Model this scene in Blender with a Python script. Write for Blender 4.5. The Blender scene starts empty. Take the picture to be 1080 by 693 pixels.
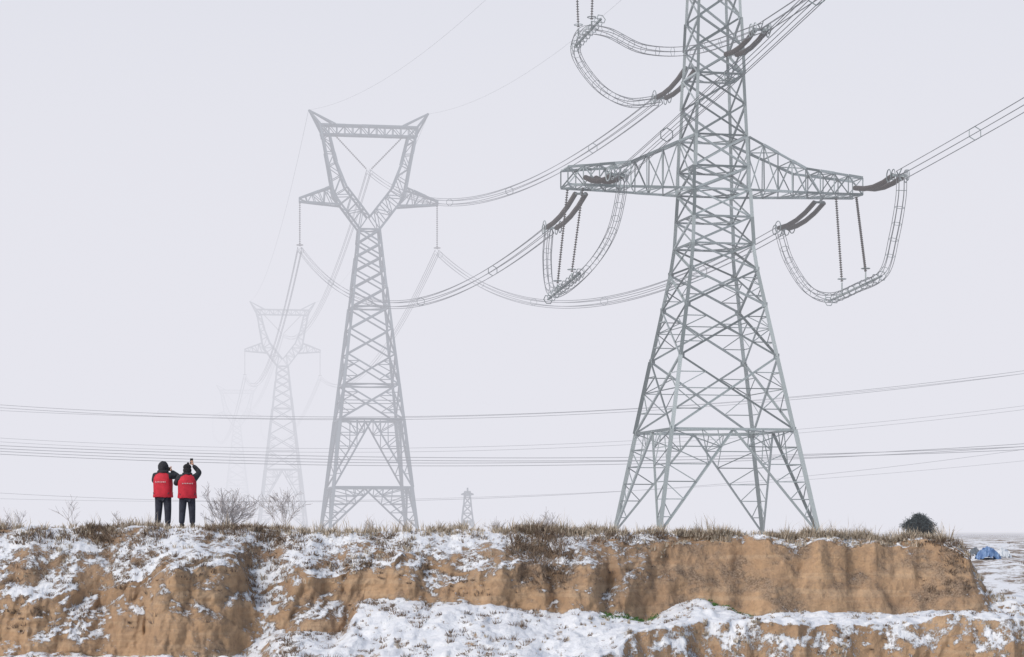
import bpy, math, random
import numpy as np
from mathutils import Vector, Matrix, noise
from mathutils.bvhtree import BVHTree
random.seed(7); rng=np.random.default_rng(7)
S=bpy.context.scene
F=2400.0; HY=560.0
def W(px,py,Y): return Vector(((px-540)*Y/F, Y, (HY-py)*Y/F))

# ---------------------------------------------------------------- helpers
def link(o,parent=None):
    S.collection.objects.link(o)
    if parent: o.parent=parent
    return o
def empty(name,loc=(0,0,0)):
    e=bpy.data.objects.new(name,None); e.location=loc; e.empty_display_size=.2
    return link(e)
class MB:
    def __init__(s): s.v=[]; s.f=[]
    def beam(s,p,q,w,L=True):
        p=Vector(p);q=Vector(q); d=(q-p)
        if d.length<1e-4: return
        d.normalize(); ref=Vector((0,0,1)) if abs(d.z)<.9 else Vector((0.3,1,0))
        u=d.cross(ref).normalized(); v=u.cross(d)
        if random.random()<.5: u=-u
        if L:
            t=w*.16; o=w*.35
            pr=[(0,0),(w,0),(w,t),(t,t),(t,w),(0,w)]
            pr=[(a-o,b-o) for a,b in pr]
        else:
            h=w/2; pr=[(-h,-h),(h,-h),(h,h),(-h,h)]
        n=len(pr); b=len(s.v)
        for c in (p,q):
            for a,e in pr: s.v.append(c+u*a+v*e)
        for i in range(n):
            j=(i+1)%n; s.f.append((b+i,b+j,b+n+j,b+n+i))
        if L:
            s.f.append((b+0,b+1,b+2,b+3)); s.f.append((b+0,b+3,b+4,b+5))
            s.f.append((b+6,b+7,b+8,b+9)); s.f.append((b+6,b+9,b+10,b+11))
        else:
            s.f.append((b,b+1,b+2,b+3)); s.f.append((b+4,b+5,b+6,b+7))
    def tube(s,pts,r,sides=5,closed=False,cap=True):
        pts=[Vector(p) for p in pts]; n=len(pts)
        rr=r if hasattr(r,'__len__') else [r]*n
        fr=frames(pts,closed); b=len(s.v)
        for i,p in enumerate(pts):
            u,v=fr[i]
            for k in range(sides):
                a=2*math.pi*k/sides
                s.v.append(p+(u*math.cos(a)+v*math.sin(a))*rr[i])
        m=n if closed else n-1
        for i in range(m):
            i2=(i+1)%n
            for k in range(sides):
                k2=(k+1)%sides
                s.f.append((b+i*sides+k,b+i*sides+k2,b+i2*sides+k2,b+i2*sides+k))
        if cap and not closed:
            s.f.append(tuple(b+k for k in range(sides))); s.f.append(tuple(b+(n-1)*sides+k for k in range(sides)))
    def ring(s,c,ax,R,r,n=14,sides=4):
        ax=Vector(ax).normalized(); ref=Vector((0,0,1)) if abs(ax.z)<.9 else Vector((1,0,0))
        u=ax.cross(ref).normalized(); v=u.cross(ax)
        s.tube([Vector(c)+(u*math.cos(2*math.pi*i/n)+v*math.sin(2*math.pi*i/n))*R for i in range(n)],r,sides,closed=True)
    def box(s,c,size,rot=None):
        c=Vector(c); b=len(s.v); x,y,z=[a/2 for a in size]
        for sx in(-1,1):
            for sy in(-1,1):
                for sz in(-1,1):
                    p=Vector((sx*x,sy*y,sz*z))
                    if rot: p=rot@p
                    s.v.append(c+p)
        for f in((0,1,3,2),(4,6,7,5),(0,4,5,1),(2,3,7,6),(0,2,6,4),(1,5,7,3)): s.f.append(tuple(b+i for i in f))
    def build(s,name,mat,parent=None,smooth=False):
        me=bpy.data.meshes.new(name); me.from_pydata([tuple(v) for v in s.v],[],s.f)
        me.materials.append(mat); me.validate()
        if smooth: me.polygons.foreach_set('use_smooth',[True]*len(me.polygons))
        me.update(); o=bpy.data.objects.new(name,me); return link(o,parent)
def frames(pts,closed=False):
    n=len(pts); out=[]; prev=None
    for i in range(n):
        if closed: d=pts[(i+1)%n]-pts[i-1]
        else: d=pts[min(i+1,n-1)]-pts[max(i-1,0)]
        if d.length<1e-7: d=Vector((0,0,1))
        d.normalize()
        if prev is None:
            ref=Vector((0,0,1)) if abs(d.z)<.95 else Vector((1,0,0))
            u=d.cross(ref).normalized()
        else:
            u=prev-d*prev.dot(d)
            u=u.normalized() if u.length>1e-6 else d.orthogonal().normalized()
        v=u.cross(d); prev=u; out.append((u,v))
    return out
def catmull(P,n=10):
    P=[Vector(p) for p in P]; P=[P[0]*2-P[1]]+P+[P[-1]*2-P[-2]]; out=[]
    for i in range(1,len(P)-2):
        for k in range(n):
            t=k/n; a,b,c,d=P[i-1:i+3]
            out.append(.5*((2*b)+(c-a)*t+(2*a-5*b+4*c-d)*t*t+(-a+3*b-3*c+d)*t**3))
    out.append(P[-2]); return out
def parab(p,q,sag,n=48):
    p=Vector(p);q=Vector(q)
    return [p.lerp(q,i/n)-Vector((0,0,4*sag*(i/n)*(1-i/n))) for i in range(n+1)]

# ---------------------------------------------------------------- materials
def newmat(name):
    m=bpy.data.materials.new(name); m.use_nodes=True; nt=m.node_tree
    return m,nt,nt.nodes['Principled BSDF']
def N(nt,t,**k):
    n=nt.nodes.new(t)
    for a,b in k.items(): setattr(n,a,b)
    return n
def noisy(name,c1,c2,scale=3,rough=.7,metal=0,bump=0,island=False,detail=4,coord='Object'):
    m,nt,b=newmat(name)
    if island:
        g=N(nt,'ShaderNodeNewGeometry'); fac=g.outputs['Random Per Island']
    else:
        tc=N(nt,'ShaderNodeTexCoord'); nz=N(nt,'ShaderNodeTexNoise'); nz.inputs['Scale'].default_value=scale; nz.inputs['Detail'].default_value=detail
        nt.links.new(tc.outputs[coord],nz.inputs['Vector']); 
        mr=N(nt,'ShaderNodeMapRange'); mr.inputs[1].default_value=.3; mr.inputs[2].default_value=.7
        nt.links.new(nz.outputs['Fac'],mr.inputs[0]); fac=mr.outputs[0]
        if bump:
            bp=N(nt,'ShaderNodeBump'); bp.inputs['Strength'].default_value=bump; bp.inputs['Distance'].default_value=.02
            nt.links.new(nz.outputs['Fac'],bp.inputs['Height']); nt.links.new(bp.outputs[0],b.inputs['Normal'])
    r=N(nt,'ShaderNodeValToRGB'); r.color_ramp.elements[0].color=(*c1,1); r.color_ramp.elements[1].color=(*c2,1)
    nt.links.new(fac,r.inputs[0]); nt.links.new(r.outputs[0],b.inputs['Base Color'])
    b.inputs['Roughness'].default_value=rough; b.inputs['Metallic'].default_value=metal
    return m
M_steel=noisy('galvanised_steel',(.07,.10,.105),(.40,.46,.47),island=True,rough=.55,metal=.05)
M_steel2=noisy('galvanised_steel_dark',(.06,.10,.125),(.15,.20,.23),island=True,rough=.6,metal=.1)  # steel colour darkened so the far pylons stay visible through the fog
M_wire=noisy('aluminium_conductor',(.13,.14,.15),(.22,.23,.25),scale=1,rough=.5,metal=.1)
M_ins=noisy('insulator_glaze',(.035,.026,.024),(.075,.058,.052),scale=8,rough=.4)
M_grass=noisy('dry_grass_blades',(.17,.12,.075),(.66,.58,.47),island=True,rough=.9)
M_brush=noisy('dark_brush_stems',(.07,.045,.03),(.31,.235,.175),island=True,rough=.9)
M_green=noisy('winter_green_grass',(.03,.09,.015),(.09,.19,.04),island=True,rough=.8)
M_twig=noisy('frosted_twigs',(.26,.23,.22),(.52,.49,.49),scale=6,rough=.9)

def bank_mat():
    m,nt,b=newmat('loess_earth_and_snow'); L=nt.links.new
    tc=N(nt,'ShaderNodeTexCoord'); P=tc.outputs['Object']
    def nz(scale,detail=6,vec=None,rough=.6):
        n=N(nt,'ShaderNodeTexNoise'); n.inputs['Scale'].default_value=scale; n.inputs['Detail'].default_value=detail; n.inputs['Roughness'].default_value=rough
        L(vec or P,n.inputs['Vector']); return n.outputs['Fac']
    def mth(op,a,c,clamp=False):
        n=N(nt,'ShaderNodeMath',operation=op); n.use_clamp=clamp
        for i,x in enumerate((a,c)):
            if x is None: continue
            if isinstance(x,(int,float)): n.inputs[i].default_value=x
            else: L(x,n.inputs[i])
        return n.outputs[0]
    def mr(x,a,c,d=0,e=1):
        n=N(nt,'ShaderNodeMapRange'); L(x,n.inputs[0])
        for i,v in enumerate((a,c,d,e)): n.inputs[i+1].default_value=v
        return n.outputs[0]
    def mix(f,a,c,mode='MIX'):
        n=N(nt,'ShaderNodeMix',data_type='RGBA',blend_type=mode)
        if isinstance(f,(int,float)): n.inputs[0].default_value=f
        else: L(f,n.inputs[0])
        for s,x in ((6,a),(7,c)):
            if isinstance(x,tuple): n.inputs[s].default_value=(*x,1)
            else: L(x,n.inputs[s])
        return n.outputs[2]
    mp=N(nt,'ShaderNodeMapping'); mp.inputs['Scale'].default_value=(2.2,2.2,.35); L(P,mp.inputs['Vector']); streak=nz(1.6,6,mp.outputs[0])
    mp2=N(nt,'ShaderNodeMapping'); mp2.inputs['Scale'].default_value=(.25,.25,5); L(P,mp2.inputs['Vector']); strata=nz(1.3,5,mp2.outputs[0])
    big=nz(.5,4); mid=nz(2.4,6); fine=nz(22,5); clod=nz(9,5,None,.7); blot=nz(1.1,7,None,.62)
    c=mix(mr(big,.35,.65),(.50,.335,.205),(.40,.265,.165))
    c=mix(mth('MULTIPLY',mr(streak,.48,.66),.5),c,(.28,.185,.12))
    c=mix(mth('MULTIPLY',mr(strata,.5,.62),.4),c,(.56,.42,.29))
    c=mix(mth('MULTIPLY',mr(mid,.55,.7),.45),c,(.27,.185,.125))
    c=mix(mth('MULTIPLY',mr(clod,.53,.70),.4),c,(.17,.12,.085))
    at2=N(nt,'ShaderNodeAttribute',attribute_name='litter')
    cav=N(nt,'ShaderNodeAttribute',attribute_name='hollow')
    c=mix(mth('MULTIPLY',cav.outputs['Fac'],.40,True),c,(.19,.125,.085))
    g=N(nt,'ShaderNodeNewGeometry'); sx=N(nt,'ShaderNodeSeparateXYZ'); L(g.outputs['Normal'],sx.inputs[0]); nzv=sx.outputs[2]
    lit=mth('ADD',mr(blot,.42,.58),at2.outputs['Fac'])
    litter=mth('MULTIPLY',mr(nzv,.15,.45),lit,True); litter=mth('MAXIMUM',litter,mth('MULTIPLY',at2.outputs['Fac'],mr(mid,.42,.56),True),True)
    c=mix(mth('MULTIPLY',litter,.8),c,mix(mr(fine,.4,.6),(.11,.08,.06),(.29,.225,.17)))
    at=N(nt,'ShaderNodeAttribute',attribute_name='snow')
    s=mth('ADD',nzv,mth('MULTIPLY',mth('SUBTRACT',blot,.5),2.1))
    s=mth('ADD',s,mth('MULTIPLY',mth('SUBTRACT',nz(6,7,None,.75),.5),1.7))
    s=mth('ADD',s,mth('MULTIPLY',mth('SUBTRACT',fine,.5),1.0))
    s=mth('ADD',s,at.outputs['Fac'])
    sm=mr(s,.52,.76)
    snowc=mix(mr(mid,.35,.65),(.70,.73,.78),(.83,.85,.88))
    col=mix(sm,c,snowc); L(col,b.inputs['Base Color'])
    b.inputs['Roughness'].default_value=.9; b.inputs['Specular IOR Level'].default_value=.2
    h=mth('ADD',mth('MULTIPLY',clod,.7),mth('MULTIPLY',fine,.35)); h=mth('ADD',h,mth('MULTIPLY',streak,.7)); h=mth('ADD',h,mth('MULTIPLY',sm,.35))
    bp=N(nt,'ShaderNodeBump'); bp.inputs['Strength'].default_value=.85; bp.inputs['Distance'].default_value=.08
    L(h,bp.inputs['Height']); L(bp.outputs[0],b.inputs['Normal'])
    return m
M_bank=bank_mat()
def field_mat():
    m,nt,b=newmat('snowy_field'); L=nt.links.new
    tc=N(nt,'ShaderNodeTexCoord'); n=N(nt,'ShaderNodeTexNoise'); n.inputs['Scale'].default_value=.9; n.inputs['Detail'].default_value=9; n.inputs['Roughness'].default_value=.78
    L(tc.outputs['Object'],n.inputs['Vector']); r=N(nt,'ShaderNodeValToRGB')
    r.color_ramp.elements[0].position=.44; r.color_ramp.elements[0].color=(.20,.15,.11,1); r.color_ramp.elements[1].position=.52; r.color_ramp.elements[1].color=(.74,.76,.79,1)
    L(n.outputs['Fac'],r.inputs[0]); L(r.outputs[0],b.inputs['Base Color']); b.inputs['Roughness'].default_value=.9
    bp=N(nt,'ShaderNodeBump'); bp.inputs['Strength'].default_value=.6; bp.inputs['Distance'].default_value=.1; L(n.outputs['Fac'],bp.inputs['Height']); L(bp.outputs[0],b.inputs['Normal'])
    return m
M_field=field_mat()

# ---------------------------------------------------------------- ground: eroded bank
K=58/F
def kx(p): return (p-540)*K
def key(d,x): 
    ks=sorted(d); return np.interp(x,[kx(k) for k in ks],[d[k] for k in ks])
xs=np.concatenate([np.arange(-70,-16,.35),np.arange(-16,16,.034),np.arange(16,70,.35)])
def n1(x,s,o): return np.array([noise.noise(Vector((v*s,o,o*.7))) for v in x])
def smooth(a,w=21):
    k=np.hanning(w); k/=k.sum(); return np.convolve(np.pad(a,w//2,'edge'),k,'valid')
rimy=key({0:557,150:556,270:557,340:563,400:561,520:560,600:560,700:563,880:566,1000:568,1012:574,1028:598,1045:628,1090:632},xs)
ftopy=key({0:634,60:646,110:636,165:630,185:604,258:600,275:640,292:628,310:618,362:622,385:598,470:606,540:608,590:604,660:598,690:588,715:573,1000:576,1015:590,1032:615,1050:638,1090:640},xs)
footy=key({0:692,100:692,180:692,262:692,275:684,300:668,368:666,385:626,470:636,540:640,590:646,680:650,720:630,745:632,790:648,900:648,1020:647,1050:647,1090:649},xs)
ledy=key({0:700,300:700,400:708,600:702,650:672,720:660,860:657,950:652,1090:656},xs)
d1=key({0:2.6,170:2.4,270:2.6,300:2,390:1.6,540:2.0,600:1.6,650:1.2,725:.35,1000:.35,1040:.6,1090:.6},xs)
dl=key({0:.8,270:1,340:5,600:5.5,660:4,1090:3.6},xs)
yo=smooth(key({0:.3,60:-.2,120:.4,165:.2,195:-.6,245:-.6,275:.35,290:.35,310:-.3,360:-.3,385:.3,450:.1,470:-.2,560:.2,600:-.2,690:-.1,720:.1,1090:0},xs),41)
Yr=58+.5*n1(xs,.35,3)+.25*n1(xs,1.1,9)
Yt=Yr-smooth(d1,41)+yo; Yf=Yt-.30-.3*(footy-ftopy)/41; Yl=Yf-dl
rimy=rimy+2.0*n1(xs,.9,17)+1.2*n1(xs,3,27); ftopy=smooth(ftopy)+7*n1(xs,.9,31)+4*n1(xs,3,12); footy=smooth(footy)+6*n1(xs,.6,41)+3*n1(xs,2.0,5); ledy=ledy+4*n1(xs,.7,51)
zof=lambda y,Y:-(y-HY)*Y/F
nR=[30,46,56,76,60,50]
cp=[(np.full_like(xs,28.),np.full_like(xs,-4.9)),(Yl-.9,np.full_like(xs,-4.3)),(Yl,zof(ledy,Yl)),(Yf,zof(footy,Yf)),(Yt,zof(ftopy,Yt)),(Yr,zof(rimy,Yr)),(Yr+11,np.full_like(xs,-1.9))]
amp=[(.0,.15,.0),(.5,.2,.0),(.4,.12,.08),(.40,.05,-.10),(.50,.06,-.05),(.10,.05,-.15),(.1,.1,.25)]
rows=[];A=[]
for s in range(6):
    for k in range(nR[s]+(1 if s==5 else 0)):
        t=k/nR[s]
        Ya,za=cp[s];Yb,zb=cp[s+1]
        if s==5:
            Y=Ya+(Yb-Ya)*t**1.6; z=za+(zb-za)*np.clip((t**1.6-.12)/.88,0,1)**1.5
        elif s==4:
            Y=Ya+(Yb-Ya)*t; z=za+(zb-za)*(t**.85)
        else:
            Y=Ya+(Yb-Ya)*t; z=za+(zb-za)*t
        rows.append((Y,z)); a0=np.array(amp[s]);a1=np.array(amp[s+1]); A.append(a0+(a1-a0)*t)
nr=len(rows); nc=len(xs); V=np.zeros((nr,nc,3)); HOL=np.zeros((nr,nc))
nv=noise.noise
pxg=xs/K+540
gk=np.interp(pxg,[0,670,730,1000,1030],[1.1,1.0,.8,.8,.8]); dk=np.interp(pxg,[0,670,730,1000,1030],[1,.85,.42,.42,.8])
for i,(Y,z) in enumerate(rows):
    ah,av,_=A[i]; ft=132<=i<215; sl_=76<=i<268
    for j in range(nc):
        x=xs[j]; y=Y[j]; zz=z[j]
        g=nv(Vector((x*.5,zz*.2,1.7)))*1.15+(1-abs(nv(Vector((x*1.2+zz*.15,zz*.25,7.3))))*2)*.32-.2+nv(Vector((x*3.0+zz*.3,zz*.45,3.1)))*.22
        g2=nv(Vector((x*5.5,y*4,zz*3.0)))*.08+nv(Vector((x*12,y*10,zz*9)))*.035+nv(Vector((x*1.9,y*1.6,zz*1.4)))*.2
        b1=abs(nv(Vector((x*.85,y*.5,zz*.6+5)))); b2=abs(nv(Vector((x*2.3+3,y*1.2,zz*1.2)))); b3=abs(nv(Vector((x*5.6+3,y*3,zz*3.4))))
        bl=b1*.62+b2*.20+b3*.07-.2
        k=ah/.5*(dk[j] if ft else .8); kb=(ah/.5)**.8*(dk[j]*1.0 if ft else .5)
        if ft: g*=gk[j]
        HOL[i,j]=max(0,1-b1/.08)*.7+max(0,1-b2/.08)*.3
        V[i,j]=(x+g2*.4*k, y-g*ah-g2*k-bl*kb, zz+nv(Vector((x*1.1,y*1.1,9.)))*av*1.2+nv(Vector((x*3.5,y*3.5,4.)))*av*.7+g2*.4*k+(bl*kb*.4 if sl_ else 0))
me=bpy.data.meshes.new('earth_bank')
idx=np.arange(nr*nc).reshape(nr,nc)
fc=np.stack([idx[:-1,:-1],idx[:-1,1:],idx[1:,1:],idx[1:,:-1]],-1).reshape(-1,4)
me.from_pydata(V.reshape(-1,3).tolist(),[],fc.tolist()); me.materials.append(M_bank)
sb=np.repeat(np.array([a[2] for a in A])[:,None],nc,1)
RR=np.arange(nr)[:,None]
band=lambda a,b,s=5:1/(1+np.exp(-(RR-a)/s))*1/(1+np.exp((RR-b)/s))
PX=pxg[None,:]
bx=lambda a,b,s=12:1/(1+np.exp(-(PX-a)/s))*1/(1+np.exp((PX-b)/s))
sb=sb+band(70,130)*(bx(340,640)*.22+bx(640,1200)*.22)
sb=sb+band(20,74)*(bx(-200,280)*-.1+bx(640,1200)*.06)
sb=sb-band(134,206,3)*(bx(-2000,690)*.13+bx(690,1018,8)*.46)
sb=sb+band(206,262)*(bx(-2000,270)*.02+bx(270,420)*.17-bx(420,530)*.02-bx(530,700)*.12)
sb=sb+band(248,275,3)*.12
sb=sb+bx(270,297,6)*band(130,215)*.35+bx(1018,2500,5)*band(130,310)*.25
sb=sb+bx(-50,175,8)*band(140,215)*.14
li=bx(-2000,700,5)*band(212,275)*.4+bx(535,610,8)*band(170,275)*.7+bx(975,1020,5)*band(140,200)*.4+bx(150,260)*band(215,270)*.3+band(74,130)*.12
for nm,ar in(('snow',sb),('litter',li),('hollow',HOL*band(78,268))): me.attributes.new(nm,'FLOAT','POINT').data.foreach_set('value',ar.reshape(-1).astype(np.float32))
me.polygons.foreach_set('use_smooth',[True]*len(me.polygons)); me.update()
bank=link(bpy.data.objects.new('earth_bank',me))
bvh=BVHTree.FromPolygons(V.reshape(-1,3).tolist(),fc.tolist())
def zat(x,y):
    h=bvh.ray_cast(Vector((x,y,20)),Vector((0,0,-1)))
    return h[0].z if h[0] is not None else -1
def sheet(name,X,Y,zf,mat):
    v=[(x,y,zf(x,y)) for y in Y for x in X]; n=len(X)
    f=[(j*n+i,j*n+i+1,(j+1)*n+i+1,(j+1)*n+i) for j in range(len(Y)-1) for i in range(n-1)]
    m=bpy.data.meshes.new(name); m.from_pydata(v,[],f); m.materials.append(mat)
    m.polygons.foreach_set('use_smooth',[True]*len(f)); return link(bpy.data.objects.new(name,m))
gx=np.concatenate([-np.geomspace(4000,30,26),np.linspace(-28,28,160),np.geomspace(30,4000,26)])
def zfield(x,y):
    r=min(1,max(0,(x-10)/2)); 
    return -.5-(1.7)*math.exp(-(y-61)/(3.0+3.5*r))+.16*nv(Vector((x*.16,y*.1,2)))+(.08*nv(Vector((x*.9,y*.6,5)))+.04*nv(Vector((x*2.9,y*2.2,5))))*(1 if y<130 else .3)
sheet('snow_field',gx,np.concatenate([np.linspace(59.5,100,130),np.geomspace(100.6,6000,80)]),zfield,M_field)
sheet('ground',gx,np.concatenate([-np.geomspace(800,5,14),np.linspace(0,34,30)]),
      lambda x,y:-4.95-.25*max(0,min(1,(y-29)/5))*4+.12*nv(Vector((x*.2,y*.2,3))),M_field)

# ---------------------------------------------------------------- vegetation
def tufts(name,centres,mat,nb=(10,22),h=(.12,.35),spread=.10,lean=.5,w=.010):
    vs=[];fs=[];b=0
    for c in centres:
        x,y,z=c[:3]; sc=c[3] if len(c)>3 else 1
        n=random.randint(*nb); hh=random.uniform(*h)*sc; tl=Vector((random.gauss(0,.25),random.gauss(0,.2),0))
        for _ in range(n):
            a=random.uniform(0,6.283); r=spread*sc*math.sqrt(random.random())
            p=Vector((x+r*math.cos(a),y+r*math.sin(a),z-.03)); l=hh*random.uniform(.5,1.15)
            d=Vector((math.cos(a)*lean*random.random(),math.sin(a)*lean*random.random(),1))+tl; d.normalize()
            m_=p+d*l*.55; d2=(d+Vector((random.gauss(0,.35),random.gauss(0,.35),random.uniform(-.5,.1)))).normalized(); t=m_+d2*l*.45
            s=Vector((random.gauss(0,1),random.gauss(0,.5),0)).normalized()*w*random.uniform(.6,1.4)
            vs+=[p-s,p+s,m_+s*.7,m_-s*.7,t]; fs+=[(b,b+1,b+2,b+3),(b+3,b+2,b+4)]; b+=5
    m=bpy.data.meshes.new(name); m.from_pydata([tuple(v) for v in vs],[],fs); m.materials.append(mat)
    return link(bpy.data.objects.new(name,m))
def onbank(r0,r1,p0,p1,n,sc=(1,1),clump=None):
    out=[]; j0=np.searchsorted(xs,kx(p0)); j1=np.searchsorted(xs,kx(p1)); tries=0
    while len(out)<n and tries<n*20:
        tries+=1
        i=random.randint(r0,r1-1); j=random.randint(j0,j1-1); p=V[i,j]
        if clump is not None and nv(Vector((p[0]*clump,p[1]*clump,p[2]*clump+3)))<.02+random.uniform(-.1,.1): continue
        out.append((p[0],p[1],p[2],random.uniform(*sc)))
    return out
R4=30+46+56+76; R5=R4+60
dg =onbank(R5-6,R5+12,-60,1015,400,(.4,.9),.9)
dg+=onbank(R5-6,R5+8,370,1005,380,(.5,1.15),.8)
dg+=onbank(R5-4,R5+6,-60,1005,150,(.3,.7))
dg+=onbank(R5+5,R5+28,-60,1015,200,(.5,1.0),.6)
dg+=onbank(R4,R5,-60,1140,360,(.35,.7),.8)
dg+=onbank(30+46,30+46+56,-60,1140,300,(.2,.5),.9)
dg+=onbank(30,76,560,1140,280,(.3,.6),.8)
tufts('dry_grass',dg,M_grass)
tufts('tall_dry_grass',onbank(R5-4,R5+10,360,1005,80,(.7,1.2),1.3)+onbank(R5-4,R5+10,-60,360,35,(.6,1.1),1.3),M_grass,nb=(5,11),h=(.35,.6),spread=.12,lean=.35,w=.006)
bg =onbank(R5-14,R5+6,-60,300,300,(.5,1.0),.9)
bg+=onbank(R4-6,R5,-60,560,520,(.3,.7),1.0)
bg+=onbank(R5-40,R5+6,540,598,120,(.8,1.3))
bg+=onbank(R4-20,R5-40,552,600,50,(.6,1.))
bg+=onbank(R5-25,R5+3,590,700,70,(.5,.9))
bg+=onbank(R5-6,R5+4,600,1005,70,(.4,.7),.8)
bg+=onbank(R4-60,R5,965,1018,110,(.4,.8),1.2)
bg+=onbank(R4-50,R4,-60,700,140,(.3,.6),1.4)
bg+=onbank(80,132,300,560,440,(.2,.65),1.1)
bg+=onbank(40,132,560,1140,380,(.2,.55),1.1)
for _ in range(170):
    x=random.uniform(11.4,24);y=random.uniform(61,90)
    if nv(Vector((x*.8,y*.4,0)))>-.05: bg.append((x,y,zfield(x,y),random.uniform(.3,.8)))
tufts('dead_brush',bg,M_brush,nb=(12,24),h=(.10,.34),spread=.15,lean=1.1,w=.008)
tufts('green_grass',onbank(122,134,628,690,100,(.5,.9))+onbank(122,134,735,790,50,(.4,.7)),M_green,nb=(12,24),h=(.06,.13),spread=.15,lean=.7,w=.012)

def shrub(name,px,Y,h,wd,n,py=None,depth=4,r0=.014,mat=M_twig,rt=.004):
    mb=MB(); x=(px-540)*Y/F; z=zat(x,Y) if Y<68 else (-.6 if py is None else (HY-py)*Y/F)
    def br(p,d,l,r,k):
        q=p+d*l*.5+Vector((random.gauss(0,.04),random.gauss(0,.04),0))*l; e=q+(d+Vector((random.gauss(0,.2),random.gauss(0,.2),random.gauss(0,.1)))).normalized()*l*.5
        mb.tube([p,q,e],[r,r*.8,max(rt,r*.55)],3,cap=False)
        if k>0:
            for _ in range(3 if k>1 else 4):
                t=random.uniform(.3,1); s=p.lerp(e,t) if t<.6 else q.lerp(e,(t-.5)*2)
                dd=(d+Vector((random.gauss(0,.6),random.gauss(0,.6),random.uniform(-.2,.5)))).normalized()
                br(s,dd,l*random.uniform(.5,.75),max(rt,r*.6),k-1)
    for _ in range(n):
        a=random.uniform(0,6.283); q=random.random()
        br(Vector((x+random.gauss(0,.05),Y+random.gauss(0,.05),z-.05)),Vector((math.cos(a)*q*wd,math.sin(a)*q*wd,1)).normalized(),h*random.uniform(.4,.6),r0,depth-1)
    return mb.build(name,mat)
shrub('bare_shrub',237,60.5,1.35,1.2,20,r0=.011,rt=.0038)
shrub('bare_shrub.001',298,60.2,1.15,1.1,8,depth=4,r0=.010)
shrub('bare_shrub.002',575,60.5,.75,1.5,14,depth=3,r0=.009)
shrub('bare_shrub.003',80,59.5,1.15,.5,2,depth=3,r0=.010)
shrub('bare_shrub.004',18,60,.8,1.0,6,depth=3,r0=.009)
shrub('bare_shrub.005',524,60.5,.55,1.5,10,depth=3,r0=.009)
shrub('bare_shrub.006',1012,62,.9,.5,3,depth=3,r0=.009)
shrub('bare_shrub.007',128,59,.5,1.2,4,depth=3,r0=.009)
shrub('bare_shrub.008',395,60.3,.5,1.3,8,depth=3,r0=.009)

def evergreen(px,Y,base,h,wd):
    root=empty('evergreen_tree',(0,0,0)); x=(px-540)*Y/F; tr=MB(); lf=MB()
    tr.tube([(x,Y,base-.3),(x+.03,Y,base+h*.5),(x,Y,base+h*.9)],[.08,.06,.02],6)
    for _ in range(110):
        t=random.random()**1.1; a=random.uniform(0,6.283)
        env=[(0,.86),(.25,1),(.5,.95),(.75,.68),(.92,.34),(1,.1)]
        rr=wd*.5*np.interp(t,[e[0] for e in env],[e[1] for e in env])*random.uniform(.25,.95)
        c=Vector((x+rr*math.cos(a),Y+rr*math.sin(a),base+.05+h*.9*t))
        tr.tube([(x,Y,base+h*t*.7),c],[.03,.01],3)
        for _ in range(130):
            p=c+Vector((random.gauss(0,.12),random.gauss(0,.12),random.gauss(0,.09)))
            d=Vector((random.gauss(0,1),random.gauss(0,1),random.gauss(.4,1))).normalized(); s=d.orthogonal().normalized()*.022
            b=len(lf.v); lf.v+=[p-s,p+s,p+d*.10]; lf.f.append((b,b+1,b+2))
    tr.build('trunk',M_brush,root); lf.build('crown',noisy('evergreen_needles',(.016,.028,.032),(.06,.08,.085),island=True,rough=.8),root)
evergreen(969,125,-.35,1.2,1.75)

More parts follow.
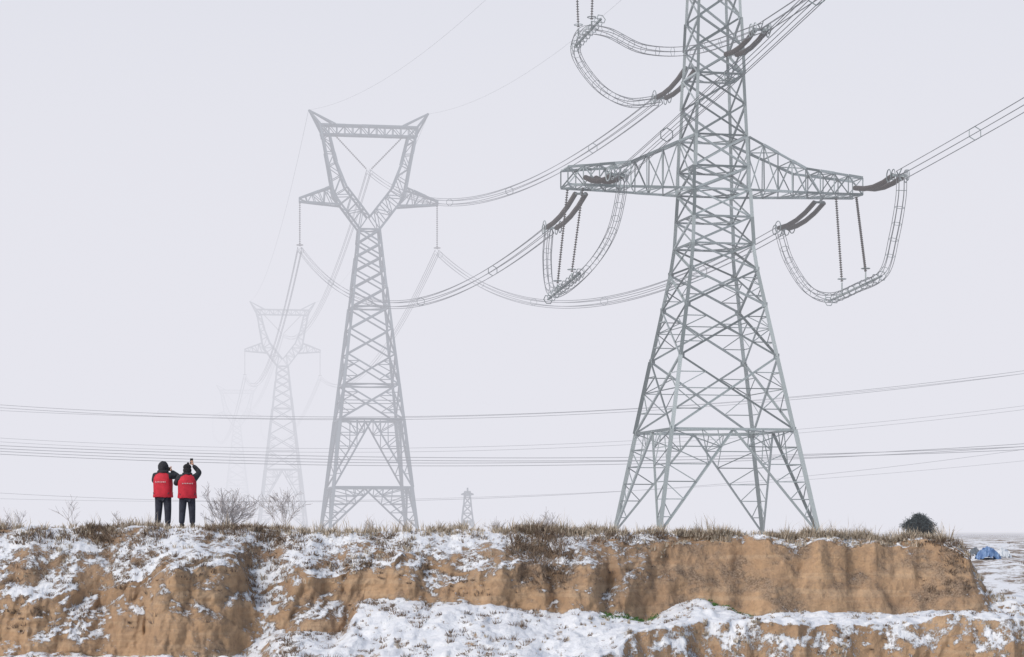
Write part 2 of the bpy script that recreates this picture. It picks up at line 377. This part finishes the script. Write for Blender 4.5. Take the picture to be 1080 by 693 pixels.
# ---------------------------------------------------------------- lattice towers
def zig(mb,A,B,w,both=False):
    for i in range(len(A)-1):
        if both or i%2==0: mb.beam(A[i],B[i+1],w)
        if both or i%2==1: mb.beam(B[i],A[i+1],w)
def subdiv(poly,ns):
    out=[Vector(poly[0])]
    for i in range(len(poly)-1):
        a=Vector(poly[i]);b=Vector(poly[i+1])
        for k in range(1,ns[i]+1): out.append(a.lerp(b,k/ns[i]))
    return out
def boxtruss(mb,a1,a2,b1,b2,wc,wb,rungs=True):
    for P in (a1,a2,b1,b2):
        for i in range(len(P)-1): mb.beam(P[i],P[i+1],wc)
    for P,Q in ((a1,a2),(b1,b2),(a1,b1),(a2,b2)):
        zig(mb,P,Q,wb)
        if rungs:
            for p,q in zip(P,Q): mb.beam(p,q,wb)
def body(mb,levels,vset,wl,wx,wr,horiz=(),big=(),nb=6):
    C=[(-1,-1),(1,-1),(1,1),(-1,1)]
    cor=lambda lv,k:Vector((C[k%4][0]*lv[1],C[k%4][1]*lv[1],lv[0]))
    for i in range(len(levels)-1):
        l0,l1=levels[i],levels[i+1]
        for k in range(4):
            a=cor(l0,k);b=cor(l0,k+1);d=cor(l1,k);c=cor(l1,k+1)
            s=max(.55,1-.45*l0[0]/levels[-1][0])
            mb.beam(a,d,wl*s)
            if i in vset:
                m=(c+d)/2; n=nb
                for P,Qq in((a,d),(b,c)):
                    mb.beam(P,m,wx*1.15)
                    Lp=[P.lerp(Qq,t/n) for t in range(n+1)]; Mp=[P.lerp(m,t/n) for t in range(n+1)]
                    for t in range(1,n):
                        mb.beam(Lp[t],Mp[t],wr); mb.beam(Mp[t],Lp[t+1],wr)
                    mb.beam(Mp[n-2],Qq.lerp(m,.5),wr); mb.beam(Mp[n-1],Qq.lerp(m,.75),wr); mb.beam(Mp[n-1],Qq.lerp(m,.5),wr)
                mb.beam(d,c,wx*1.3); continue
            mb.beam(a,c,wx);mb.beam(b,d,wx)
            if i in horiz: mb.beam(d,c,wx)
            if i in big:
                w0=(b-a).length;w1=(c-d).length;t=w0/(w0+w1); o=a.lerp(c,t)
                for (p,q) in((a,d),(b,c)):
                    mm=p.lerp(q,t); 
                    mb.beam(mm,p.lerp(o,.5),wr); mb.beam(mm,q.lerp(o,.5),wr); mb.beam(p.lerp(q,t*.5),p.lerp(o,.5),wr); mb.beam(q.lerp(p,(1-t)*.5),q.lerp(o,.5),wr)
                    if big[i]: mb.beam(mm,o,wr)
        if i in horiz or i in vset:
            p=[cor(l1,k) for k in range(4)]
            mm=[(p[k]+p[(k+1)%4])/2 for k in range(4)]
            for k in range(4): mb.beam(mm[k],mm[(k+1)%4],wr*1.2)
X1,Y1,Z1=14.15,160.0,-.25; TH=math.radians(13)
def w1(z):
    return np.interp(z,[-1,0,19.5,24,37,47],[5.88,5.7,2.25,2.02,1.5,1.15])
mb=MB()
lv=[0,7.2,12.3,15.9,18.4,20.2,22.1,24.0,25.6,27.8,30.0,32.1,34.1,36.1,38.2,40.4,42.4,44.7,47]
lv=[(z,float(w1(z))) for z in lv]
body(mb,lv,{0},.30,.135,.068,horiz={4,5,6,7,8,10,13,14,15,17},big={1:1,2:1,3:0})
for sx in(-1,1):
    for sy in(-1,1):
        mb.beam((5.7*sx,5.7*sy,0),(5.9*sx,5.9*sy,-1.2),.30)
for sx in(-1,1):
    w0=2.02; Lh=10.8
    def pl(sy,zs,ws): return subdiv([(sx*w0,sy*ws[0],zs[0]),(sx*6.4,sy*ws[1],zs[1]),(sx*Lh,sy*ws[2],zs[2])],[4,4])
    bt=[24.0,24.05,24.1]; tp=[27.7,25.75,25.3]; ws=[2.02,1.35,.95]
    a1=pl(-1,bt,ws);a2=pl(1,bt,ws);b1=pl(-1,tp,[1.9,1.3,.95]);b2=pl(1,tp,[1.9,1.3,.95])
    boxtruss(mb,a1,a2,b1,b2,.17,.085)
    zig(mb,a1[4:],b1[4:],.07,True); zig(mb,a1[4:],a2[4:],.07,True)
for sx,Lh in((-1,10.2),(1,5.5)):
    def pl(sy,zs,ws): return subdiv([(sx*1.4,sy*ws[0],zs[0]),(sx*Lh*.6,sy*ws[1],zs[1]),(sx*Lh,sy*ws[2],zs[2])],[4,3])
    boxtruss(mb,pl(-1,[40.4,40.5,40.6],[1.35,1,.7]),pl(1,[40.4,40.5,40.6],[1.35,1,.7]),pl(-1,[43.5,42,41.7],[1.3,1,.7]),pl(1,[43.5,42,41.7],[1.3,1,.7]),.15,.08)
for sx in(-1,1):
    for sy in(-1,1): mb.beam((sx*1.15,sy*1.15,47),(sx*5,0,49),.12); mb.beam((sx*1.2,sy*1.2,45),(sx*5,0,49),.10)
for (z,w) in lv[1:]:
    g_=.42 if z<20 else .3
    for sx in(-1,1):
        for sy in(-1,1):
            mb.box((sx*(w-.1),sy*(w+.02),z),(g_,.03,g_)); mb.box((sx*(w+.02),sy*(w-.1),z),(.03,g_,g_))
T1=empty('tension_pylon',(X1,Y1,Z1)); T1.rotation_euler=(0,0,TH)
mb.build('lattice',M_steel,T1)
ft=MB()
for sx in(-1,1):
    for sy in(-1,1): ft.box((5.85*sx,5.85*sy,-.75),(1.1,1.1,.9))
ft.build('concrete_footings',noisy('concrete',(.3,.3,.29),(.42,.42,.4)),T1)
R1=Matrix.Rotation(TH,4,'Z'); MT=Matrix.Translation((X1,Y1,Z1))@R1
def L1(x,y,z): return MT@Vector((x,y,z))

def cup_mesh():
    mb=MB()
    lv=[(0,6.5),(6.1,5.8),(16.2,4.66),(21.4,4.06),(25.9,3.55),(29.7,3.12),(33.0,2.75),(35.9,2.43),(38.4,2.15),(40.6,1.9),(42.6,1.7),(44.6,1.5)]
    body(mb,lv,{0,1},.48,.23,.13,horiz={2,5,10},big={2:1,3:0},nb=5)
    for sx in(-1,1):
        for sy in(-1,1): mb.beam((6.5*sx,6.5*sy,0),(6.7*sx,6.7*sy,-2),.48)
    for sx in(-1,1):
        O=[(1.5,44.6,1.5),(5.3,49.6,1.35),(6.1,54,1.0),(7.3,60.2,.75)]
        I=[(.15,46.6,1.5),(3.4,50.8,1.35),(4.9,54.6,1.0),(5.9,58.7,.75)]
        mk=lambda P,sy,ns:subdiv([(sx*a,sy*d,z) for a,z,d in P],ns)
        boxtruss(mb,mk(O,-1,[4,2,3]),mk(O,1,[4,2,3]),mk(I,-1,[4,2,3]),mk(I,1,[4,2,3]),.30,.13)
        A=[(4.3,48.2,1.35),(10.4,48.6,.25)]; B=[(5.6,50.9,1.25),(10.4,49.1,.25)]
        boxtruss(mb,mk(A,-1,[5]),mk(A,1,[5]),mk(B,-1,[5]),mk(B,1,[5]),.28,.12)
        for sy in(-1,1):
            mb.beam((sx*7.3,sy*.75,60.2),(sx*9,0,62.3),.26); mb.beam((sx*5.9,sy*.75,58.7),(sx*7.3,sy*.75,60.2),.2); mb.beam((sx*5.0,sy*.75,60.2),(sx*9,0,62.3),.24); mb.beam((sx*7.0,sy*.75,58.7),(sx*9,0,62.3),.2)
    bl=lambda sy,z:subdiv([(-7.2,sy*.75,z),(7.2,sy*.75,z)],[12])
    boxtruss(mb,bl(-1,58.7),bl(1,58.7),bl(-1,60.1),bl(1,60.1),.28,.12)
    return mb
def insul(mb,p,q,r=.13,pitch=.17):
    p=Vector(p);q=Vector(q);L=(q-p).length;n=max(4,int(L/pitch)); P=[];Rr=[]
    for i in range(n):
        for t,rr in((0,.35),(.25,1),(.45,.9),(.5,.35)):
            P.append(p.lerp(q,(i+t)/n));Rr.append(r*rr)
    mb.tube(P,Rr,7)
cm=cup_mesh(); m0=None; TW=[]
for (px,Y,th,z0) in ((389,340,math.radians(10),.3),(298,625,math.radians(9),.6),(250,980,math.radians(9),.5)):
    e=empty('suspension_pylon',((px-540)*Y/F,Y,z0)); e.rotation_euler=(0,0,th)
    if m0 is None: o=cm.build('lattice',M_steel2,e); m0=o.data
    else: o=link(bpy.data.objects.new('lattice',m0),e)
    ib=MB()
    for sx in(-1,1):
        insul(ib,(sx*10.3,0,48.5),(sx*10.3,0,41.9),.16,.3); ib.ring((sx*10.3,0,42.2),(0,0,1),.5,.05)
        insul(ib,(sx*5.0,0,58.6),(sx*.3,0,53.7),.16,.3)
    ib.build('insulator_strings',M_ins,e)
    Mx=Matrix.Translation(e.location)@Matrix.Rotation(th,4,'Z')
    TW.append([Mx@Vector(v) for v in((-10.3,0,41.6),(0,0,53.4),(10.3,0,41.6),(-9,0,62.3),(9,0,62.3))])
mb=MB(); body(mb,[(0,1.15),(1.4,.98),(2.8,.82),(4.2,.66),(5.6,.55),(6.6,.5)],{0},.26,.2,.14,horiz={1,2,3,4},nb=3)
for s in(-1,1):
    for zz in(5.9,): mb.beam((0,-.5,zz),(s*1.1,0,zz+.2),.22);mb.beam((0,.5,zz+.6),(s*1.1,0,zz+.2),.22)
mb.box((0,0,6.3),(.9,.9,.5)); mb.beam((0,0,6.6),(0,0,7.3),.3)
e=empty('distribution_pylon',((493-540)*400/F*1.0,400,.3)); o=mb.build('lattice',M_steel2,e)

# ---------------------------------------------------------------- conductors, insulators, jumpers
wire=MB(); hard=MB(); ins=MB()
def bundle(pts,R=.42,r=.026,n=6,sp=0,first=None,mb=wire,ringr=.035):
    pts=[Vector(p) for p in pts]; fr=frames(pts)
    for k in range(n):
        a=2*math.pi*(k+.5)/n
        mb.tube([p+(u*math.cos(a)+v*math.sin(a))*R for p,(u,v) in zip(pts,fr)],r,4,cap=False)
    if sp:
        acc=0; nxt=first if first is not None else sp
        for i in range(1,len(pts)):
            d=(pts[i]-pts[i-1]).length
            while acc+d>=nxt:
                c=pts[i-1].lerp(pts[i],(nxt-acc)/d); u,v=fr[i]
                hard.tube([c+(u*math.cos(2*math.pi*(q+.5)/n)+v*math.sin(2*math.pi*(q+.5)/n))*R for q in range(n)],ringr,4,closed=True)
                nxt+=sp
            acc+=d
def tension(p,q):
    p=Vector(p);q=Vector(q); d=(q-p).normalized(); s=d.cross(Vector((0,0,1))).normalized(); u=s.cross(d)
    hard.beam(p-s*.15,p+d*.7,.12,False)
    a=p+d*.7; b=q-d*.6
    mid=lambda t:a.lerp(b,t)-Vector((0,0,.35*4*t*(1-t)))
    hard.beam(a-s*.4,a+s*.4,.14,False); hard.beam(b-s*.45,b+s*.45,.16,False)
    for k in(-.38,.38):
        P=[mid(i/4)+s*k for i in range(5)]
        for i in range(4): insul(ins,P[i],P[i+1],.19,.17)
    for k in(-.75,.75): hard.ring(b+s*k*.8-d*.3,s,.42,.04,14)
    hard.ring(b+d*.35+s*.5,s,.36,.035); hard.ring(b+d*.35-s*.5,s,.36,.035)
    for k in range(6):
        an=2*math.pi*(k+.5)/6; hard.beam(b,q+(s*math.cos(an)+u*math.sin(an))*.42,.06,False)
LB=(L1(-9.2,.9,24.0),W(579,243,167.5)); LF=(L1(-9.4,-.9,24.6),W(655,184,150.5))
RB=(L1(8.6,.9,24.0),W(822,244,169)); RF=(L1(10.4,-.9,24.5),W(951,184,152))
TB=(L1(-.9,1.6,33.3),W(694,106,169)); TF=(L1(.6,-1.6,33.3),W(805,29,150))
for a,b in(LB,LF,RB,RF,TB,TF): tension(a,b)
def jump(pts): 
    P=catmull(pts,8); bundle(P,R=.34,r=.026,sp=1.15,first=.5,ringr=.018)
jump([LB[1],W(577,275,166.5),W(581,306,163),W(597,304,160),W(625,278,157),W(645,245,154),W(655,205,151.5),LF[1]])
jump([RB[1],W(832,275,167.5),W(852,305,165),W(876,314,162),W(905,303,158),W(932,288,155),W(943,250,153.5),W(950,210,152.3),RF[1]])
jump([TB[1],W(662,108,167),W(632,92,164),W(608,58,161),W(614,34,158.5),W(640,34,156.5),W(680,52,154),W(735,52,152),TF[1]])
def hang(p,q):
    p=Vector(p);q=Vector(q); insul(ins,p,q,.11,.17); hard.ring(q+Vector((0,0,.25)),(0,0,1),.30,.03); hard.beam(q,q-Vector((0,0,.5)),.09,False)
hang(L1(-10.4,.7,24.0),W(588,300,161)); hang(L1(-9.6,-.5,24.0),W(603,288,159))
hang(L1(9.4,.6,24.0),W(888,298,161)); hang(L1(10.5,-.5,24.0),W(913,287,158.5))
hang(L1(-9.9,.4,40.4),W(610,30,159)); hang(L1(-8.8,-.4,40.4),W(624,22,158))
for a,b in((W(578,316,162.5),W(612,288,158)),(W(874,318,162),W(930,291,156)),(W(606,50,160),W(634,20,157))):
    hard.beam(a,b,.12,False); n=9
    for i in range(n+1):
        c=a.lerp(b,i/n); hard.ring(c,(b-a),.34,.035,6)
for i,(p,sg_) in enumerate(((LB[1],6.8),(TB[1],6.0),(RB[1],6.6))):
    bundle(parab(p,TW[0][i],sg_,60),R=.42,r=.033,sp=38,first=22)
    bundle(parab(TW[0][i],TW[1][i],9,40),R=.42,r=.05,n=4,sp=0)
    bundle(parab(TW[1][i],TW[2][i],10,30),R=.45,r=.05,n=4,sp=0)
for p,sl in((LF[1],.012),(TF[1],-.055),(RF[1],.02)):
    q=p+Vector((.15*300,-300,sl*300+24)); bundle(parab(p,q,6,110),R=.42,r=.027,sp=16,first=14)
g=[L1(-5,0,49),L1(5,0,49)]
for i in(0,1):
    wire.tube(parab(g[i],TW[0][3+i],4,30),.014,4); wire.tube(parab(TW[0][3+i],TW[1][3+i],6,20),.025,4)
    wire.tube(parab(g[i],g[i]+Vector((45,-300,30)),4,60),.02,4)
L=empty('overhead_power_line')
wire.build('conductors',M_wire,L); hard.build('spacers_and_fittings',M_steel,L); ins.build('insulator_strings',M_ins,L)
cr=MB(); Yc=270.
def cross(a,b,c,r,subs,dy=3.0,Y=Yc):
    co=np.polyfit([a[0],b[0],c[0]],[a[1],b[1],c[1]],2)
    for k in range(subs):
        pts=[W(px,np.polyval(co,px)+dy*k,Y+.4*k) for px in np.linspace(-700,1800,90)]
        cr.tube(pts,r,4)
cross((0,427),(500,438),(1080,391),.028,2); cross((0,433),(450,440),(1080,394),.024,1,Y=285)
cross((0,462),(600,468),(1080,428),.024,2,4,Y=300)
cross((0,470),(560,483),(1080,471),.038,2,3.2); cross((0,476),(560,488),(1080,468),.034,2,3,Y=262)
cross((0,520),(500,526),(1080,474),.024,1,Y=290); cross((0,526),(450,526),(1080,486),.022,1,Y=310)
e=empty('crossing_power_line'); cr.build('conductors',M_wire,e)

# ---------------------------------------------------------------- people
M_coat=noisy('black_coat_fabric',(.010,.011,.015),(.03,.032,.04),scale=12,rough=.85,bump=.3)
M_pants=noisy('navy_trousers',(.012,.014,.025),(.035,.04,.06),scale=10,rough=.85,bump=.3)
M_vest=noisy('red_vest_fabric',(.40,.010,.025),(.60,.022,.045),scale=7,rough=.75,bump=.6)
M_skin=noisy('skin',(.45,.26,.18),(.55,.33,.24),scale=9,rough=.5)
M_hair=noisy('black_knit',(.008,.008,.010),(.025,.024,.026),scale=40,rough=.95,bump=.6)
M_white=noisy('white_print',(.7,.7,.7),(.8,.8,.8))
M_black=noisy('black_plastic',(.01,.01,.01),(.02,.02,.02),rough=.3)
M_boot=noisy('boot_leather',(.02,.018,.016),(.05,.045,.04),scale=10,rough=.6)
def skin(name,chains,mat,parent,sub=2):
    vs=[];rs=[];es=[];roots=[]
    for ch in chains:
        att=ch.get('at'); prev=att
        if att is None: roots.append(len(vs))
        for p,r in ch['p']:
            vs.append(p);rs.append(r)
            if prev is not None: es.append((prev,len(vs)-1))
            prev=len(vs)-1
    m=bpy.data.meshes.new(name); m.from_pydata([tuple(v) for v in vs],es,[]); o=link(bpy.data.objects.new(name,m),parent)
    o.modifiers.new('Skin','SKIN'); 
    for i,r in enumerate(rs):
        sv=m.skin_vertices[0].data[i]; sv.radius=(r,r) if not hasattr(r,'__len__') else r; sv.use_root=i in roots
    o.modifiers['Skin'].use_smooth_shade=True
    sb=o.modifiers.new('Sub','SUBSURF'); sb.levels=sub; sb.render_levels=sub
    m.materials.append(mat)
    return o
def loft(name,rings,mat,parent,n=28,close=True):
    vs=[];fs=[]
    for (cx,cy,z,rx,ry) in rings:
        for k in range(n):
            a=2*math.pi*k/n; ca,sa=math.cos(a),math.sin(a); e=.8
            vs.append((cx+rx*math.copysign(abs(ca)**e,ca),cy+ry*math.copysign(abs(sa)**e,sa),z+ (0.008*math.sin(5*a+z*20))))
    for i in range(len(rings)-1):
        for k in range(n): fs.append((i*n+k,i*n+(k+1)%n,(i+1)*n+(k+1)%n,(i+1)*n+k))
    if close:
        fs.append(tuple(range(n))[::-1]); fs.append(tuple((len(rings)-1)*n+k for k in range(n)))
    m=bpy.data.meshes.new(name); m.from_pydata(vs,[],fs); m.materials.append(mat); m.polygons.foreach_set('use_smooth',[True]*len(fs))
    return link(bpy.data.objects.new(name,m),parent)
def person(px,Y,rot,sc,arms,hood,phone):
    x=(px-540)*Y/F; root=empty('person',(x,Y,zat(x,Y)-.01)); root.rotation_euler=(0,0,rot); root.scale=(sc*1.10,sc,sc)
    (eR,wR),(eL,wL)=arms
    skin('trousers',[{'p':[((0,0,.93),.15)]},
        {'at':0,'p':[((.10,0,.86),.12),((.12,.01,.5),.092),((.13,-.02,.12),.075)]},
        {'at':0,'p':[((-.10,0,.86),.12),((-.12,.02,.5),.092),((-.14,0,.12),.075)]}],M_pants,root)
    for s,yy in((1,-.02),(-1,0)):
        skin('boot',[{'p':[((s*.13,yy,.17),.070),((s*.132,yy,.06),.060),((s*.14,yy+.12,.045),.05),((s*.145,yy+.19,.035),.035)]}],M_boot,root)
    skin('coat',[{'p':[((0,0,.80),.19),((0,0,1.0),.17),((0,0,1.2),.175),((0,.0,1.38),.155),((0,.01,1.5),.075)]},
        {'at':3,'p':[((.20,0,1.41),.095),(eR,.078),(wR,.052)]},
        {'at':3,'p':[((-.20,0,1.41),.095),(eL,.078),(wL,.052)]}],M_coat,root)
    loft('vest',[(0,0,.84,.236,.180),(0,0,.86,.246,.187),(0,0,1.0,.232,.183),(0,0,1.2,.236,.192),(0,-.005,1.34,.225,.187),(0,-.005,1.43,.185,.157),(0,0,1.485,.115,.11),(0,0,1.49,.10,.095)],M_vest,root)
    lt=MB()
    for i in range(7):
        xx=-.12+.04*i; yb=-(.192)*(max(0,1-abs(xx/.236)**2.5))**.4-.008
        lt.box((xx,yb,1.235),(.026,.006,.006)); lt.box((xx,yb,1.255),(.022,.006,.005)); lt.box((xx,yb,1.245),(.007,.006,.028))
    lt.build('lettering',M_white,root)
    def ell(name,c,r,mat,sh=None,n=20):
        vs=[];fs=[]
        for i in range(n+1):
            th=math.pi*i/n
            for k in range(n*2):
                a=math.pi*k/n; p=Vector((math.sin(th)*math.cos(a),math.sin(th)*math.sin(a),math.cos(th)))
                q=Vector((p.x*r[0],p.y*r[1],p.z*r[2]))
                if sh: q=sh(p,q)
                vs.append(tuple(Vector(c)+q))
        w=n*2
        for i in range(n):
            for k in range(w): fs.append((i*w+k,i*w+(k+1)%w,(i+1)*w+(k+1)%w,(i+1)*w+k))
        m=bpy.data.meshes.new(name); m.from_pydata(vs,[],fs); m.materials.append(mat); m.polygons.foreach_set('use_smooth',[True]*len(fs))
        return link(bpy.data.objects.new(name,m),root)
    def hs(p,q):
        if p.z<0: q.x*=1-.28*p.z*p.z; q.y*=1-.12*p.z*p.z
        if p.y>.9 and abs(p.x)<.25 and -.35<p.z<.1: q.y+=.022*(1-abs(p.x)/.25)
        if p.y>.75 and .1<abs(p.x)<.5 and 0<p.z<.25: q.y-=.008
        return q
    hc=(0,.035,1.645)
    ell('head',hc,(.078,.098,.118),M_skin,hs)
    for s in(-1,1):
        ell('eye',(s*.03,.035+.086,1.655),(.012,.008,.009),M_white,n=6); ell('pupil',(s*.03,.035+.093,1.655),(.005,.003,.005),M_black,n=5)
        ell('ear',(s*.080,.03,1.64),(.012,.02,.032),M_skin,n=8)
    ell('mouth',(0,.035+.088,1.597),(.024,.006,.006),noisy('lips',(.35,.12,.10),(.4,.15,.12)),n=6)
    skin('neck',[{'p':[((0,.0,1.45),.06),((0,.02,1.58),.055)]}],M_skin,root,1)
    def hh(p,q):
        k=1+.05*nv(Vector((p.x*5,p.y*5,p.z*5+px))); q*=k
        if p.y>.45: q.y=min(q.y,.05); 
        return q
    if hood:
        ell('hood',(0,.005,1.645),(.128,.13,.155),M_coat,hh)
        ell('hood_collar',(0,-.01,1.515),(.145,.12,.08),M_coat)
    else:
        def hat(p,q):
            q*=1+.05*nv(Vector((p.x*6,p.y*6,p.z*6))); 
            if p.z<-.1: q.z*=.6
            return q
        ell('knit_hat',(0,.025,1.695),(.105,.12,.098),M_hair,hat); ell('hair',(0,-.01,1.61),(.108,.105,.11),M_hair)
        ell('pompom',(.02,.02,1.80),(.034,.034,.032),M_hair,n=10)
        ell('scarf',(0,.0,1.515),(.13,.115,.06),M_coat)
    for nm,w,e,sd in(('hand_r',wR,eR,1),('hand_l',wL,eL,-1)):
        w=Vector(w);e=Vector(e); d=(w-e).normalized(); d=(d*.5+Vector((0,.1,1))*.6).normalized(); s=Vector((0,1,0)).cross(d).normalized()*1; f=s.cross(d)
        ch=[{'p':[(w-d*.01,.027),(w+d*.045,.034),(w+d*.085,.030)]}]
        for k,ln in zip((-1.5,-.5,.5,1.5),(.062,.075,.08,.07) if sd>0 else (.07,.08,.075,.062)):
            b=w+d*.085+s*k*.019
            ch.append({'p':[(b,.0095),(b+d*ln*.5-f*.008,.009),(b+d*ln*.78-f*.03,.008),(b+d*ln*.8-f*.048,.007)]})
        b=w+d*.03-s*sd*.03
        ch.append({'p':[(b,.012),(b-s*sd*.03+d*.03-f*.01,.011),(b-s*sd*.035+d*.055-f*.025,.009)]})
        skin(nm,ch,M_skin,root,2)
        if nm=='hand_r' and phone:
            ph=MB(); c=w+d*.13-f*.03; ph.box(c,(.078,.010,.15)); o=ph.build('phone',M_black,root)
            bv=o.modifiers.new('b','BEVEL'); bv.width=.004; bv.segments=2
    if not phone:
        ph=MB(); c=(Vector(wR)+Vector(wL))/2+Vector((0,.02,.07)); ph.box(c,(.14,.07,.09)); ph.box(c+Vector((0,.0,.055)),(.06,.05,.03)); ph.tube([c+Vector((0,.03,0)),c+Vector((0,.13,0))],.036,14)
        o=ph.build('camera_body',M_black,root); bv=o.modifiers.new('b','BEVEL'); bv.width=.004; bv.segments=2
    return root
person(172,59.3,math.radians(-14),.985,(((.36,.14,1.38),(.10,.30,1.54)),((-.30,.18,1.24),(-.09,.30,1.50))),True,False)
person(197.5,59.0,math.radians(10),.94,(((.31,.10,1.56),(.15,.20,1.76)),((-.29,.14,1.22),(-.08,.30,1.40))),False,True)

def tarp(name,px,py,Y,w,h,mat):
    c=W(px,py,Y); vs=[];fs=[];n=18; c.z=zfield(c.x,Y)+.08
    for i in range(n):
        for j in range(n):
            u=i/(n-1)-.5;v=j/(n-1)-.5
            vs.append((c.x+u*w,c.y+v*w*.8,c.z-.1+h*max(0,1-3*(u*u+v*v))+.12*nv(Vector((u*9,v*9,px)))))
    for i in range(n-1):
        for j in range(n-1): fs.append((i*n+j,(i+1)*n+j,(i+1)*n+j+1,i*n+j+1))
    m=bpy.data.meshes.new(name); m.from_pydata(vs,[],fs); m.materials.append(mat); link(bpy.data.objects.new(name,m))
tarp('blue_tarp',1042,585,70,.75,.36,noisy('blue_plastic',(.06,.13,.30),(.17,.28,.48),scale=6,rough=.5))
tarp('white_sack',1058,582,71,.5,.30,noisy('white_plastic',(.5,.55,.6),(.7,.72,.75),scale=6,rough=.4))
tarp('dark_sack',1028,583,71,.4,.26,noisy('grey_plastic',(.1,.12,.14),(.2,.22,.25),scale=6,rough=.5))

# ---------------------------------------------------------------- fog, sky, sun, camera
m=bpy.data.materials.new('glowing_fog_volume'); m.use_nodes=True; nt=m.node_tree; nt.nodes.clear()
out=N(nt,'ShaderNodeOutputMaterial'); ab=N(nt,'ShaderNodeVolumeAbsorption'); em=N(nt,'ShaderNodeEmission'); ad=N(nt,'ShaderNodeAddShader')
SIG=.0032; ab.inputs['Color'].default_value=(0,0,0,1); ab.inputs['Density'].default_value=SIG
em.inputs['Color'].default_value=(.79,.79,.855,1); em.inputs['Strength'].default_value=SIG  # fog glows by its own emission, standing in for light scattered in it
nt.links.new(ab.outputs[0],ad.inputs[0]); nt.links.new(em.outputs[0],ad.inputs[1]); nt.links.new(ad.outputs[0],out.inputs['Volume'])
fb=MB(); fb.box((0,112+1500,100),(5000,3000,230)); fb.build('fog',m)

w=bpy.data.worlds.new('World'); S.world=w; w.use_nodes=True; nt=w.node_tree; bgn=nt.nodes['Background']
sk=nt.nodes.new('ShaderNodeTexSky'); sk.sky_type='NISHITA'; sk.sun_disc=False
EL=math.radians(44); AZ=math.radians(225)
sk.sun_elevation=EL; sk.sun_rotation=AZ; sk.dust_density=3; sk.air_density=1.2
nt.links.new(sk.outputs[0],bgn.inputs[0]); bgn.inputs[1].default_value=.135
sl=bpy.data.lights.new('sun','SUN'); sl.energy=1.35; sl.angle=math.radians(16); sl.color=(1,.97,.94)
so=link(bpy.data.objects.new('sun',sl)); d=Vector((math.sin(AZ)*math.cos(EL),math.cos(AZ)*math.cos(EL),math.sin(EL)))
so.rotation_euler=d.to_track_quat('Z','Y').to_euler()

cd=bpy.data.cameras.new('camera'); cam=link(bpy.data.objects.new('camera',cd)); cam.location=(0,0,0); cam.rotation_euler=(math.radians(90),0,0)
cd.sensor_width=36; cd.lens=80; cd.shift_y=213.5/1080; cd.clip_start=.5; cd.clip_end=20000
S.camera=cam
S.view_settings.view_transform='Standard'; S.view_settings.look='None'; S.view_settings.exposure=0
